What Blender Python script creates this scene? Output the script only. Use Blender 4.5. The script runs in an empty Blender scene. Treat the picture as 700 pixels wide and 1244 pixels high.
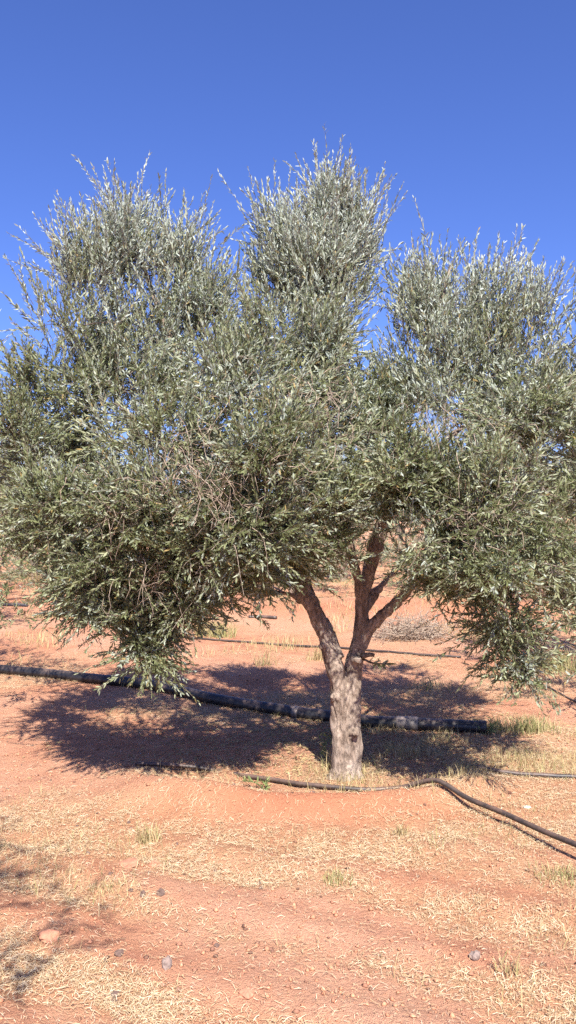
import bpy, math, random
import numpy as np
rng = np.random.default_rng(11)
random.seed(11)
sc = bpy.context.scene
COL = sc.collection
R = math.radians

# ------------------------------------------------------------------ camera
CAM_H = 1.6
F = 1000.0                       # focal length in photo pixels (photo 700 x 1244)
cam_d = bpy.data.cameras.new('camera'); cam = bpy.data.objects.new('camera', cam_d); COL.objects.link(cam)
cam.location = (0, 0, CAM_H); cam.rotation_euler = (R(90), 0, 0)
cam_d.sensor_fit = 'VERTICAL'; cam_d.sensor_height = 36; cam_d.lens = 36*F/1244
cam_d.clip_end = 3000; sc.camera = cam

def P(px, py, d):                # a point of the place seen at (px, py), d metres ahead
    return np.array([(px-350)/F*d, d, CAM_H-(py-622)/F*d])
def G(px, py, h=0.0):            # a point h above flat ground
    d = (CAM_H-h)*F/(py-622); return np.array([(px-350)/F*d, d, h])

# ------------------------------------------------------------------ noise
def _hash(ix, iy, iz, s):
    h = (ix*374761393 + iy*668265263 + iz*2147483647 + s*1274126177) & 0xFFFFFFFF
    h = ((h ^ (h >> 13))*1274126177) & 0xFFFFFFFF
    h = (h ^ (h >> 16)) & 0xFFFFFFFF
    return h/4294967295.0
def vnoise(p, s=0):
    p = np.asarray(p, float); i = np.floor(p).astype(np.int64); f = p-i; f = f*f*(3-2*f)
    out = 0
    for dx in (0, 1):
        for dy in (0, 1):
            for dz in (0, 1):
                w = (f[..., 0] if dx else 1-f[..., 0])*(f[..., 1] if dy else 1-f[..., 1])*(f[..., 2] if dz else 1-f[..., 2])
                out = out + w*_hash(i[..., 0]+dx, i[..., 1]+dy, i[..., 2]+dz, s)
    return out
def fbm(p, s=0, o=4):
    p = np.asarray(p, float); a = .5; t = 0; n = 0
    for k in range(o):
        t = t + a*vnoise(p*2**k, s+k*7); n += a; a *= .5
    return t/n
def n2(x, y, sx, sy=None, s=0, o=4):
    sy = sy or sx
    return fbm(np.stack([x*sx, y*sy, np.zeros_like(x)+.37], -1), s, o)
def sstep(a, b, x):
    t = np.clip((x-a)/(b-a), 0, 1); return t*t*(3-2*t)

# ------------------------------------------------------------------ terrain
TREE = np.array([.345, 4.95])
def furrow_coord(x, y):          # across the plough lines, which run away to the right and towards us
    return (y + .42*x)
def ground_h(x, y):
    x = np.asarray(x, float); y = np.asarray(y, float)
    h = (n2(x, y, .45, s=1, o=3)-.5)*.10*sstep(2, 14, y)
    h = h + (n2(x, y, 2.2, s=5, o=4)-.5)*.030
    h = h + (n2(x, y, 7, s=9, o=5)-.5)*.034
    q = furrow_coord(x, y) + (n2(x, y, .9, s=20, o=2)-.5)*.25
    fur = (.5+.5*np.sin(q*2*math.pi/.52))**2
    h = h + fur*.030*(1-sstep(3.7, 4.3, y))*sstep(.25, .6, n2(x, y, .8, s=33, o=2)+.1)
    # watering basin and its rim round the trunk
    dx, dy = x-TREE[0]+.25, y-TREE[1]; r = np.sqrt(dx*dx*.55+dy*dy*1.6)
    front = sstep(.15, -.25, dy)
    h = h + .085*np.exp(-((r-.74)/.14)**2)*(.25+.75*front)*(.6+.8*n2(x, y, 1.7, s=41, o=2))
    # the little earth bank at the left end of the rim
    h = h + .05*np.exp(-(((x+.45)/.55)**2+((y-4.52)/.16)**2))
    # soil heaped at the trunk foot
    rt = np.hypot(x-TREE[0], y-TREE[1]); h = h + .03*np.exp(-(rt/.22)**2)
    # red ridge further back
    h = h + .20*np.exp(-((y-13.3-.06*x)/.5)**2)*sstep(-4.5, -1, x)*sstep(7, 2, x)*(.35+n2(x, y, 1.3, s=51))
    h = h + .10*np.exp(-((y-17.5)/.6)**2)*(.2+n2(x, y, .6, s=53))
    return h
GZ0 = float(ground_h(np.array([TREE[0]]), np.array([TREE[1]]))[0])
def gh(x, y): return float(ground_h(np.array([float(x)]), np.array([float(y)]))[0])
def straw_mask(x, y):
    a = n2(x, y, .75, s=61, o=3)
    q = furrow_coord(x, y) + (n2(x, y, .9, s=20, o=2)-.5)*.25
    fur = .5+.5*np.sin(q*2*math.pi/.52+2.2)
    near = 1-sstep(3.6, 4.4, y)
    m = a + .22*near*(fur-.5) + .20*(n2(x, y, 4.5, s=67, o=3)-.5)
    m = .95*sstep(.43, .63, m)
    # bare red rim, bare patch to the left, straw in a fan before the rim
    m = m*(1-.9*np.exp(-(((x-.02)/.62)**2+((y-4.33)/.22)**2)*1.3))
    m = m*(1-.75*np.exp(-(((x+1.75)/.75)**2+((y-5.0)/.5)**2)))
    m = np.maximum(m, .8*np.exp(-(((x+.55)/.5)**2+((y-4.95)/.35)**2))*(n2(x, y, 3, s=68)+.35))
    m = np.maximum(m, .95*sstep(.35, .6, n2(x, y, 1.4, s=69)+.18)*sstep(.5, 1.1, x)*sstep(3.9, 4.4, y)*sstep(6.4, 5.4, y))
    m = np.maximum(m, np.exp(-(np.hypot(x-TREE[0], (y-TREE[1])*1.1)/.42)**2))
    return np.clip(m, 0, 1)*(1-.2*sstep(7, 12, y))

# ------------------------------------------------------------------ materials
def mat(name):
    m = bpy.data.materials.new(name); m.use_nodes = True
    nt = m.node_tree; b = nt.nodes['Principled BSDF']; return m, nt, b
def N(nt, t, **kw):
    n = nt.nodes.new(t)
    for k, v in kw.items():
        if k in n.inputs: n.inputs[k].default_value = v
        else: setattr(n, k, v)
    return n
def ramp(nt, stops, src=None):
    n = nt.nodes.new('ShaderNodeValToRGB'); e = n.color_ramp.elements
    while len(e) < len(stops): e.new(.5)
    for i, (p, c) in enumerate(stops): e[i].position = p; e[i].color = (*c, 1)
    if src: nt.links.new(src, n.inputs[0])
    return n
def noise_n(nt, scale, detail=4, rough=.55, co=None):
    n = N(nt, 'ShaderNodeTexNoise', Scale=scale, Detail=detail, Roughness=rough)
    if co: nt.links.new(co, n.inputs['Vector'])
    return n
def mixc(nt, fac, a, b, mode='MIX'):
    n = nt.nodes.new('ShaderNodeMix'); n.data_type = 'RGBA'; n.blend_type = mode
    for i, v in ((0, fac), (6, a), (7, b)):
        if hasattr(v, 'is_linked'): nt.links.new(v, n.inputs[i])
        elif i == 0: n.inputs[0].default_value = v
        else: n.inputs[i].default_value = (*v, 1)
    return n.outputs[2]
def bump(nt, b, h, strength, dist):
    n = N(nt, 'ShaderNodeBump', Strength=strength, Distance=dist); nt.links.new(h, n.inputs['Height'])
    nt.links.new(n.outputs[0], b.inputs['Normal'])

def leaf_mat(name, top, bot, dry, silver):
    m, nt, b = mat(name)
    at = N(nt, 'ShaderNodeAttribute', attribute_name='tint')
    g = N(nt, 'ShaderNodeNewGeometry')
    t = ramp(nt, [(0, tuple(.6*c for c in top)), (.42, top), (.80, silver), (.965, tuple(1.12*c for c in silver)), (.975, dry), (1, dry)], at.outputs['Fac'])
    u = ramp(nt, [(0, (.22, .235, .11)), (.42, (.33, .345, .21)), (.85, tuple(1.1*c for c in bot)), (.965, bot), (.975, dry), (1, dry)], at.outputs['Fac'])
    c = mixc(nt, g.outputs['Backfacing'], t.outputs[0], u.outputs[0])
    nt.links.new(c, b.inputs['Base Color'])
    b.inputs['Roughness'].default_value = .58
    b.inputs['Specular IOR Level'].default_value = .28
    tr = N(nt, 'ShaderNodeBsdfTranslucent'); nt.links.new(mixc(nt, .5, c, (.16, .22, .05)), tr.inputs['Color'])
    mx = N(nt, 'ShaderNodeMixShader'); mx.inputs[0].default_value = .28
    nt.links.new(b.outputs[0], mx.inputs[1]); nt.links.new(tr.outputs[0], mx.inputs[2])
    nt.links.new(mx.outputs[0], nt.nodes['Material Output'].inputs['Surface'])
    return m
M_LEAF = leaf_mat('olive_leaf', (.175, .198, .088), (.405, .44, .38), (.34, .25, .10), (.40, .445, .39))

def bark_mat(name, c1, c2, c3):
    m, nt, b = mat(name)
    tc = N(nt, 'ShaderNodeTexCoord'); mp = N(nt, 'ShaderNodeMapping'); mp.inputs['Scale'].default_value = (1, 1, .36)
    nt.links.new(tc.outputs['Object'], mp.inputs[0])
    a = noise_n(nt, 26, 8, .62, mp.outputs[0]); d = noise_n(nt, 7, 4, .5, tc.outputs['Object'])
    v = noise_n(nt, 60, 6, .7, mp.outputs[0])
    r = ramp(nt, [(.3, c1), (.5, c2), (.7, c3)], a.outputs[0])
    c = mixc(nt, ramp(nt, [(.45, (0, 0, 0)), (.62, (.55, .55, .55))], d.outputs[0]).outputs[0], r.outputs[0], tuple(1.25*k for k in c3))
    vr = ramp(nt, [(.36, (.5, .46, .43)), (.52, (1, 1, 1))], v.outputs[0])
    c = mixc(nt, .7, c, vr.outputs[0], 'MULTIPLY')
    nt.links.new(c, b.inputs['Base Color']); b.inputs['Roughness'].default_value = .9
    mh = N(nt, 'ShaderNodeMath', operation='ADD'); nt.links.new(a.outputs[0], mh.inputs[0]); nt.links.new(vr.outputs[0], mh.inputs[1])
    bump(nt, b, mh.outputs[0], .8, .012)
    return m
M_BARK = bark_mat('olive_bark', (.12, .083, .060), (.235, .172, .130), (.34, .27, .215))
M_TWIG = bark_mat('twig_bark', (.10, .075, .055), (.19, .145, .11), (.26, .21, .165))
M_DRYTWIG = bark_mat('dry_twig', (.25, .18, .13), (.36, .27, .20), (.44, .35, .27))

def ground_mat():
    m, nt, b = mat('red_soil')
    tc = N(nt, 'ShaderNodeTexCoord'); co = tc.outputs['Object']
    big = noise_n(nt, .55, 5, .55, co); mid = noise_n(nt, 5, 6, .6, co); fine = noise_n(nt, 60, 6, .65, co); grit = noise_n(nt, 240, 3, .6, co)
    c = ramp(nt, [(.30, (.46, .195, .118)), (.5, (.575, .268, .152)), (.70, (.645, .33, .20))], mid.outputs[0]).outputs[0]
    c = mixc(nt, ramp(nt, [(.42, (0, 0, 0)), (.62, (.75, .75, .75))], big.outputs[0]).outputs[0], c, (.64, .365, .24))
    red = N(nt, 'ShaderNodeAttribute', attribute_name='red')
    rf = N(nt, 'ShaderNodeMath', operation='MULTIPLY'); nt.links.new(red.outputs['Fac'], rf.inputs[0]); rf.inputs[1].default_value = .85
    c = mixc(nt, rf.outputs[0], c, (.47, .165, .085))
    st = N(nt, 'ShaderNodeAttribute', attribute_name='straw')
    sf = N(nt, 'ShaderNodeMath', operation='MULTIPLY'); nt.links.new(st.outputs['Fac'], sf.inputs[0])
    nt.links.new(ramp(nt, [(.35, (.1, .1, .1)), (.65, (.75, .75, .75))], fine.outputs[0]).outputs[0], sf.inputs[1])
    c = mixc(nt, sf.outputs[0], c, (.53, .33, .175))
    li = N(nt, 'ShaderNodeAttribute', attribute_name='litter')
    lf = N(nt, 'ShaderNodeMath', operation='MULTIPLY'); nt.links.new(li.outputs['Fac'], lf.inputs[0])
    nt.links.new(ramp(nt, [(.4, (.2, .2, .2)), (.6, (1, 1, 1))], fine.outputs[0]).outputs[0], lf.inputs[1])
    c = mixc(nt, lf.outputs[0], c, (.30, .19, .11))
    c = mixc(nt, .55, c, ramp(nt, [(.30, (.66, .62, .6)), (.5, (1, 1, 1)), (.72, (1.14, 1.14, 1.14))], grit.outputs[0]).outputs[0], 'MULTIPLY')
    nt.links.new(c, b.inputs['Base Color']); b.inputs['Roughness'].default_value = .95; b.inputs['Specular IOR Level'].default_value = .15
    ad = N(nt, 'ShaderNodeMath', operation='MULTIPLY_ADD'); nt.links.new(grit.outputs[0], ad.inputs[0]); ad.inputs[1].default_value = .35
    nt.links.new(fine.outputs[0], ad.inputs[2]); bump(nt, b, ad.outputs[0], .9, .03)
    return m
M_GROUND = ground_mat()

def tint_mat(name, stops, rough=.8, transl=0):
    m, nt, b = mat(name)
    at = N(nt, 'ShaderNodeAttribute', attribute_name='tint')
    r = ramp(nt, stops, at.outputs['Fac']); nt.links.new(r.outputs[0], b.inputs['Base Color'])
    b.inputs['Roughness'].default_value = rough; b.inputs['Specular IOR Level'].default_value = .25
    if transl:
        tr = N(nt, 'ShaderNodeBsdfTranslucent'); nt.links.new(r.outputs[0], tr.inputs['Color'])
        mx = N(nt, 'ShaderNodeMixShader'); mx.inputs[0].default_value = transl
        nt.links.new(b.outputs[0], mx.inputs[1]); nt.links.new(tr.outputs[0], mx.inputs[2])
        nt.links.new(mx.outputs[0], nt.nodes['Material Output'].inputs['Surface'])
    return m
M_STRAW = tint_mat('straw', [(0, (.30, .19, .10)), (.3, (.44, .31, .17)), (.7, (.55, .43, .27)), (1, (.68, .57, .41))])
M_DRYGRASS = tint_mat('dry_grass', [(0, (.30, .22, .11)), (.5, (.48, .37, .19)), (.85, (.58, .47, .28)), (.9, (.26, .28, .10)), (1, (.30, .30, .12))], .8, .2)
M_GREENGRASS = tint_mat('green_grass', [(0, (.20, .21, .075)), (.5, (.32, .31, .13)), (.7, (.46, .39, .19)), (1, (.56, .46, .26))], .7, .25)
M_WEED = tint_mat('weed_leaf', [(0, (.13, .17, .06)), (1, (.24, .27, .11))], .6, .2)
M_PEBBLE = tint_mat('pebble', [(0, (.10, .055, .04)), (.12, (.24, .12, .08)), (.3, (.38, .165, .095)), (1, (.52, .25, .145))], .95)
def stone_mat(name, a, b_):
    m, nt, b = mat(name); tc = N(nt, 'ShaderNodeTexCoord'); n = noise_n(nt, 40, 6, .6, tc.outputs['Object'])
    nt.links.new(ramp(nt, [(.3, a), (.7, b_)], n.outputs[0]).outputs[0], b.inputs['Base Color'])
    b.inputs['Roughness'].default_value = .9; bump(nt, b, n.outputs[0], .6, .01); return m
M_STONE = stone_mat('dark_stone', (.075, .048, .04), (.19, .115, .085))
M_GREYSTONE = stone_mat('grey_stone', (.15, .11, .095), (.30, .22, .18))
M_CLOD = stone_mat('soil_clod', (.30, .13, .08), (.48, .22, .13))
M_WHITE = stone_mat('pale_scrap', (.50, .42, .34), (.70, .62, .54))
def pipe_mat(name, base, dust_glare, lo, hi, rough):
    m, nt, b = mat(name); tc = N(nt, 'ShaderNodeTexCoord'); g = N(nt, 'ShaderNodeNewGeometry')
    n = noise_n(nt, 6, 6, .65, tc.outputs['Object']); n2_ = noise_n(nt, 55, 4, .6, tc.outputs['Object'])
    sx = N(nt, 'ShaderNodeSeparateXYZ'); nt.links.new(g.outputs['Normal'], sx.inputs[0])
    ad = N(nt, 'ShaderNodeMath', operation='MULTIPLY_ADD'); nt.links.new(sx.outputs[2], ad.inputs[0]); ad.inputs[1].default_value = .18; nt.links.new(n.outputs[0], ad.inputs[2])  # upward faces dustier; this tone also paints in the pipe's grey sunlit glare
    ad2 = N(nt, 'ShaderNodeMath', operation='MULTIPLY_ADD'); nt.links.new(n2_.outputs[0], ad2.inputs[0]); ad2.inputs[1].default_value = .25; nt.links.new(ad.outputs[0], ad2.inputs[2])
    f = ramp(nt, [(lo, (0, 0, 0)), (hi, (1, 1, 1))], ad2.outputs[0])
    nt.links.new(mixc(nt, f.outputs[0], base, dust_glare), b.inputs['Base Color'])
    b.inputs['Roughness'].default_value = rough; bump(nt, b, n2_.outputs[0], .2, .004); return m
M_PIPE = pipe_mat('black_pipe', (.020, .019, .021), (.17, .115, .09), .68, 1.15, .42)
M_COUPL = pipe_mat('worn_coupling', (.06, .058, .06), (.26, .20, .17), .5, .9, .5)
M_HOSE = pipe_mat('hose', (.034, .027, .025), (.17, .105, .078), .62, 1.15, .5)
M_BLUEHOSE = pipe_mat('blue_black_hose', (.03, .03, .045), (.16, .12, .12), .62, 1.0, .5)

# ------------------------------------------------------------------ mesh helpers
def mesh_np(name, V, faces, m, parent=None, tint=None, smooth=False, loc=None):
    """faces: list of (k-sided index arrays, n x k)"""
    V = np.asarray(V, np.float32)
    me = bpy.data.meshes.new(name)
    me.vertices.add(len(V)); me.vertices.foreach_set('co', V.ravel())
    faces = [np.asarray(f, np.int32) for f in faces if len(f)]
    tot = sum(f.size for f in faces); nf = sum(len(f) for f in faces)
    me.loops.add(tot); me.loops.foreach_set('vertex_index', np.concatenate([f.ravel() for f in faces]))
    me.polygons.add(nf)
    cnt = np.concatenate([np.full(len(f), f.shape[1], np.int32) for f in faces])
    me.polygons.foreach_set('loop_start', np.concatenate([[0], np.cumsum(cnt)[:-1]]).astype(np.int32))
    me.update(calc_edges=True)
    if tint is not None:
        a = me.attributes.new('tint', 'FLOAT', 'FACE'); a.data.foreach_set('value', np.asarray(tint, np.float32))
    if smooth: me.polygons.foreach_set('use_smooth', np.ones(nf, bool))
    me.materials.append(m)
    o = bpy.data.objects.new(name, me); COL.objects.link(o)
    if parent: o.parent = parent
    if loc is not None: o.location = loc
    return o
def tag(o, label=None, cat=None, group=None, kind=None):
    if label: o['label'] = label
    if cat: o['category'] = cat
    if group: o['group'] = group
    if kind: o['kind'] = kind
    return o
def empty(name, loc, rz=0, **kw):
    o = bpy.data.objects.new(name, None); COL.objects.link(o); o.location = loc; o.rotation_euler = (0, 0, rz)
    o.empty_display_size = .1; return tag(o, **kw)

def unit(v): return v/np.maximum(np.linalg.norm(v, axis=-1, keepdims=True), 1e-9)
def spline(pts, n):
    pts = np.asarray(pts, float); k = len(pts)
    if k == 2: return pts[0]+(pts[1]-pts[0])*np.linspace(0, 1, n)[:, None]
    p = np.vstack([2*pts[0]-pts[1], pts, 2*pts[-1]-pts[-2]])
    t = np.linspace(0, k-1-1e-6, n); i = t.astype(int); f = (t-i)[:, None]
    a, b, c, d = p[i], p[i+1], p[i+2], p[i+3]
    return .5*(2*b+(c-a)*f+(2*a-5*b+4*c-d)*f**2+(3*b-a-3*c+d)*f**3)
class Tubes:
    def __init__(s): s.V = []; s.Q = []; s.C = []; s.T = []; s.n = 0
    def add(s, pts, rad, k=6, cap=True, tint=.5):
        pts = np.asarray(pts, float); n = len(pts); rad = np.broadcast_to(np.asarray(rad, float), (n,))
        t = unit(np.gradient(pts, axis=0))
        ref = np.array([.31, .2, .93]) if abs(t[0] @ np.array([.31, .2, .93])) < .9 else np.array([1., 0, 0])
        u = np.empty_like(t); u[0] = unit(np.cross(t[0], ref))
        for i in range(1, n): u[i] = unit(u[i-1]-t[i]*(u[i-1] @ t[i]))
        w = np.cross(t, u); a = np.arange(k)*2*math.pi/k
        ring = pts[:, None]+rad[:, None, None]*(u[:, None]*np.cos(a)[None, :, None]+w[:, None]*np.sin(a)[None, :, None])
        s.V.append(ring.reshape(-1, 3))
        i = np.arange(n-1)[:, None]*k; j = np.arange(k)[None]; jn = (j+1) % k
        s.Q.append((np.stack([i+j, i+jn, i+k+jn, i+k+j], -1)).reshape(-1, 4)+s.n); s.T += [tint]*((n-1)*k)
        if cap: s.C.append((k, np.arange(k)[::-1]+s.n)); s.C.append((k, np.arange(k)+(n-1)*k+s.n))
        s.n += n*k
    def faces(s):
        f = [np.vstack(s.Q)]
        for k in sorted({c[0] for c in s.C}): f.append(np.vstack([c[1] for c in s.C if c[0] == k]))
        return f
    def build(s, name, m, parent=None, smooth=True, tint=False, loc=None):
        t = None
        f = s.faces()
        if tint: t = np.concatenate([s.T, np.full(sum(len(x) for x in f)-len(s.T), .5)])
        V = np.vstack(s.V)
        if loc is not None: V = V-np.asarray(loc)
        return mesh_np(name, V, f, m, parent, t, smooth, loc)

# ------------------------------------------------------------------ leaves
def leaves_mesh(name, B, D, U, L, W, tint, m, parent):
    """B base, D direction, U width direction, all n x 3"""
    n = len(B); L = L[:, None]; W = W[:, None]
    nrm = np.cross(U, D)
    bend = (rng.normal(0, .10, (n, 1)))*L
    mid = B+D*L*.36; mid2 = B+D*L*.72+nrm*bend*.5; tip = B+D*L+nrm*bend*1.4
    V = np.stack([B, mid+U*W*.5, mid-U*W*.5, mid2+U*W*.40, mid2-U*W*.40, tip], 1).reshape(-1, 3)
    i = np.arange(n)*6
    Q = np.stack([i+2, i+1, i+3, i+4], -1)
    T = np.concatenate([np.stack([i, i+1, i+2], -1), np.stack([i+4, i+3, i+5], -1)])
    return mesh_np(name, V, [Q, T], m, parent, np.concatenate([tint, tint, tint]))

def shoot_leaves(base, dirs, lens, pairs, leaf_len, bendv, open_ang, tint0, keep=1.0):
    """decussate leaf pairs along curved shoots; returns leaf arrays and shoot polylines"""
    n = len(base)
    s = np.linspace(0, 1, 5)
    poly = base[:, None]+dirs[:, None]*lens[:, None, None]*s[None, :, None]+bendv[:, None]*(s**2)[None, :, None]*lens[:, None, None]
    B, D, U, L, W, T = [], [], [], [], [], []
    ref = unit(rng.normal(size=(n, 3))); e1 = unit(np.cross(dirs, ref)); e2 = np.cross(dirs, e1)
    mx = int(pairs.max())
    for k in range(mx):
        m = pairs > k
        sf = .12+.88*(k+.5)/np.maximum(pairs, 1)
        pos = base+dirs*(lens*sf)[:, None]+bendv*(lens*sf**2)[:, None]
        ax = unit(dirs+2*bendv*sf[:, None])
        a = (k % 2)*math.pi/2+rng.normal(0, .35, n)
        for sg in (1, -1):
            side = unit(e1*(np.cos(a)*sg)[:, None]+e2*(np.sin(a)*sg)[:, None])
            ang = open_ang*(1.1-.6*sf)*rng.uniform(.55, 1.3, n)+rng.normal(0, .2, n)
            d = unit(ax*np.cos(ang)[:, None]+side*np.sin(ang)[:, None]+rng.normal(0, .12, (n, 3)))
            w = unit(np.cross(d, ax)+rng.normal(0, .28, (n, 3))); w = unit(w-d*(w*d).sum(-1, keepdims=True))
            mm = m & (rng.random(n) < keep)
            l = leaf_len*(1.05-.45*np.abs(sf-.45))*rng.uniform(.6, 1.3, n)
            B.append(pos[mm]); D.append(d[mm]); U.append(w[mm]); L.append(l[mm]); W.append((l*rng.uniform(.19, .27, n))[mm])
            T.append(np.clip(tint0+rng.normal(0, .15, n), 0, .96)[mm])
    d_ = np.concatenate
    T = d_(T); dry = rng.random(len(T)) < .02; T[dry] = .99
    return (d_(B), d_(D), d_(U), d_(L), d_(W), T), poly

# ------------------------------------------------------------------ olive tree generator
def thin_tubes(T, poly, r0, r1):
    n, k, _ = poly.shape
    t = unit(np.gradient(poly, axis=1)); ref = np.array([.3, .85, .42]); u = unit(np.cross(t, ref)); w = np.cross(t, u)
    rad = np.linspace(r0, r1, k)[None, :, None]
    V = np.stack([poly+rad*(u*math.cos(a)+w*math.sin(a)) for a in (0, 2.094, 4.189)], 2)
    V = V.reshape(-1, 3)
    i = (np.arange(n)[:, None, None]*k*3+np.arange(k-1)[None, :, None]*3); j = np.arange(3)[None, None]; jn = (j+1) % 3
    Q = np.stack([i+j, i+jn, i+3+jn, i+3+j], -1).reshape(-1, 4)
    T.V.append(V); T.Q.append(Q+T.n); T.T += [.5]*len(Q); T.n += len(V)

def remesh_trunk(T, voxel, name, m, parent, amp):
    o = T.build('trunk_raw', m)
    md = o.modifiers.new('r', 'REMESH'); md.mode = 'VOXEL'; md.voxel_size = voxel
    ms = o.modifiers.new('s', 'SMOOTH'); ms.iterations = 4; ms.factor = .5
    dg = bpy.context.evaluated_depsgraph_get(); dg.update()
    me = bpy.data.meshes.new_from_object(o.evaluated_get(dg)); old = o.data
    bpy.data.objects.remove(o); bpy.data.meshes.remove(old)
    n = len(me.vertices); co = np.empty(n*3, np.float32); me.vertices.foreach_get('co', co); co = co.reshape(-1, 3).astype(float)
    no = np.empty(n*3, np.float32); me.vertices.foreach_get('normal', no); no = no.reshape(-1, 3)
    d = (fbm(co*np.array([18, 18, 6.5]), 3, 5)-.5)*amp*2.2 + (fbm(co*np.array([6, 6, 3.0]), 8, 2)-.5)*amp*2.2
    ridg = np.abs(fbm(co*np.array([22, 22, 3.2]), 13, 3)-.5); d = d-np.exp(-(ridg/.05)**2)*amp*.55
    co = co+no*d[:, None]; me.vertices.foreach_set('co', co.astype(np.float32).ravel())
    me.polygons.foreach_set('use_smooth', np.ones(len(me.polygons), bool)); me.update()
    me.materials.clear(); me.materials.append(m); me.name = name
    r = bpy.data.objects.new(name, me); COL.objects.link(r); r.parent = parent
    return r

def grow(root, limbs, lobes, dens, leaf_len, nshoot, npairs, bare=(), pockets=(), trunkT=None, voxel=.008, amp=.019, twig_parts=True):
    """limbs: list of (points, r0, r1, fused); lobes: (cx,cy,cz, rx,ry,rz, nclusters, up, droop, silver)"""
    TT = Tubes(); nodes = []; nrad = []
    up_limbs = []
    for pts, r0, r1, fused in limbs:
        n = max(6, int(np.linalg.norm(np.diff(np.asarray(pts), axis=0), axis=1).sum()/.06)); q = spline(pts, n)
        wob = np.stack([fbm(q*3+k*9.1, 70+k, 2)-.5 for k in range(3)], -1)*.05; wob *= np.linspace(0, 1, n)[:, None]; q = q+wob*(0 if fused == 'trunk' else 1)
        rr = r0+(r1-r0)*np.linspace(0, 1, n)**.8
        if fused: TT.add(q, rr, 12)
        else: up_limbs.append((q, rr))
        nodes.append(q); nrad.append(rr)
    if fused is not None and TT.n: remesh_trunk(TT, voxel, 'trunk', M_BARK, root, amp)
    for q, rr in up_limbs:
        t = Tubes(); t.add(q, rr*(1+.18*(fbm(q*14, 91, 2)-.5)), 9); t.build('limb', M_BARK, root)
    NO = np.vstack(nodes); NR = np.concatenate(nrad)
    global rng
    main_rng = rng; key = int(rng.integers(1 << 30))
    C = []; A = []
    for li, lb in enumerate(lobes):
        rng = np.random.default_rng([key, int(abs(lb[0])*1000), int(abs(lb[2])*1000)])
        c = np.array(lb[:3]); r = np.array(lb[3:6])
        v = unit(rng.normal(size=(lb[6], 3)))*(rng.random((lb[6], 1))**.42)
        C.append(c+v*r); A += [li]*lb[6]
    C = np.vstack(C); A = np.array(A)
    for pc, pr in pockets:
        k = np.linalg.norm((C-pc)*np.array([1, .6, 1]), axis=1) > pr; C, A = C[k], A[k]
    d0 = np.array([np.min(np.linalg.norm(NO-c, axis=1)) for c in C]); order = np.argsort(d0)
    BR = Tubes()
    SB, SD, SL, SN, SBend, ST, SO = [], [], [], [], [], [], []
    for ci in order:
        c = C[ci]; rng = np.random.default_rng([key, int(abs(c[0])*1e5), int(abs(c[2])*1e5)]); lb = lobes[A[ci]]; lc = np.array(lb[:3]); lr = np.array(lb[3:6])
        dv = c-NO; dist = np.linalg.norm(dv, axis=1)+np.maximum(0, -dv[:, 2])*.5*(1-lb[8])
        k = int(np.argmin(dist)); p0 = NO[k]
        L = np.linalg.norm(c-p0)
        if L > .08:
            mid = (p0+c)/2+rng.normal(0, .10, 3)*L+np.array([0, 0, .10*L])
            q = spline([p0, mid, c], max(4, int(L/.09)))
            r0 = min(NR[k]*.75, .005+.014*L); BR.add(q, np.linspace(r0, .0035, len(q)), 5, cap=False)
            NO = np.vstack([NO, q[2:]]); NR = np.concatenate([NR, np.linspace(r0, .0035, len(q))[2:]])
        ns = max(4, int(nshoot*rng.choice([.35, .6, .9, 1.2, 1.7])))
        rel = (c-lc)/lr; out = unit(rel/lr+1e-6)
        b = c+rng.normal(0, 1, (ns, 3))*rng.uniform(.05, .11)*np.array([1, 1, .9+.7*max(0, lb[7]-.3)])*(lr.mean()/.5)**.5
        upv = np.array([0, 0, 1.])
        dirs = unit(out*rng.uniform(.4, 1.1, (ns, 1))*(1-.55*sstep(.5, 1.0, lb[7]))*(.35+.65*min(1, np.linalg.norm(rel)))+upv*(lb[7]+.12)+rng.normal(0, .48+.3*lb[8], (ns, 3)))
        dirs[:, 2] = np.where(dirs[:, 2] < -.15, -.15+(dirs[:, 2]+.15)*.35, dirs[:, 2]); dirs = unit(dirs)
        SB.append(b); SD.append(dirs)
        ln = rng.uniform(.08, .28, ns)*(1+.45*max(0, lb[7]-.3))*np.where(rng.random(ns) < .03*(lb[7] > .5), 1.3, 1); SL.append(ln)
        SN.append(np.maximum(3, (ln*npairs*rng.uniform(.8, 1.15, ns))).astype(int))
        SBend.append(np.tile([0, 0, -.22*lb[8]+.14*lb[7]], (ns, 1))+rng.normal(0, .10, (ns, 3)))
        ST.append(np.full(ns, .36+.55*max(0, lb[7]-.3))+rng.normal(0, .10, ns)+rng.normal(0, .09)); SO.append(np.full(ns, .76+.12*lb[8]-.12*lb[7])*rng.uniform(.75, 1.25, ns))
        # a thin spray reaching beyond the clump
    rng = main_rng
    cat = np.concatenate
    SB, SD, SL, SN, SBend, ST, SO = map(cat, (SB, SD, SL, SN, SBend, ST, SO))
    arr, poly = shoot_leaves(SB, SD, SL, SN, leaf_len, SBend, SO, ST, dens)
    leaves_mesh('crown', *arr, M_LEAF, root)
    if twig_parts: thin_tubes(BR, poly, .0022, .0009)
    BR.build('branches', M_TWIG, root)
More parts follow.
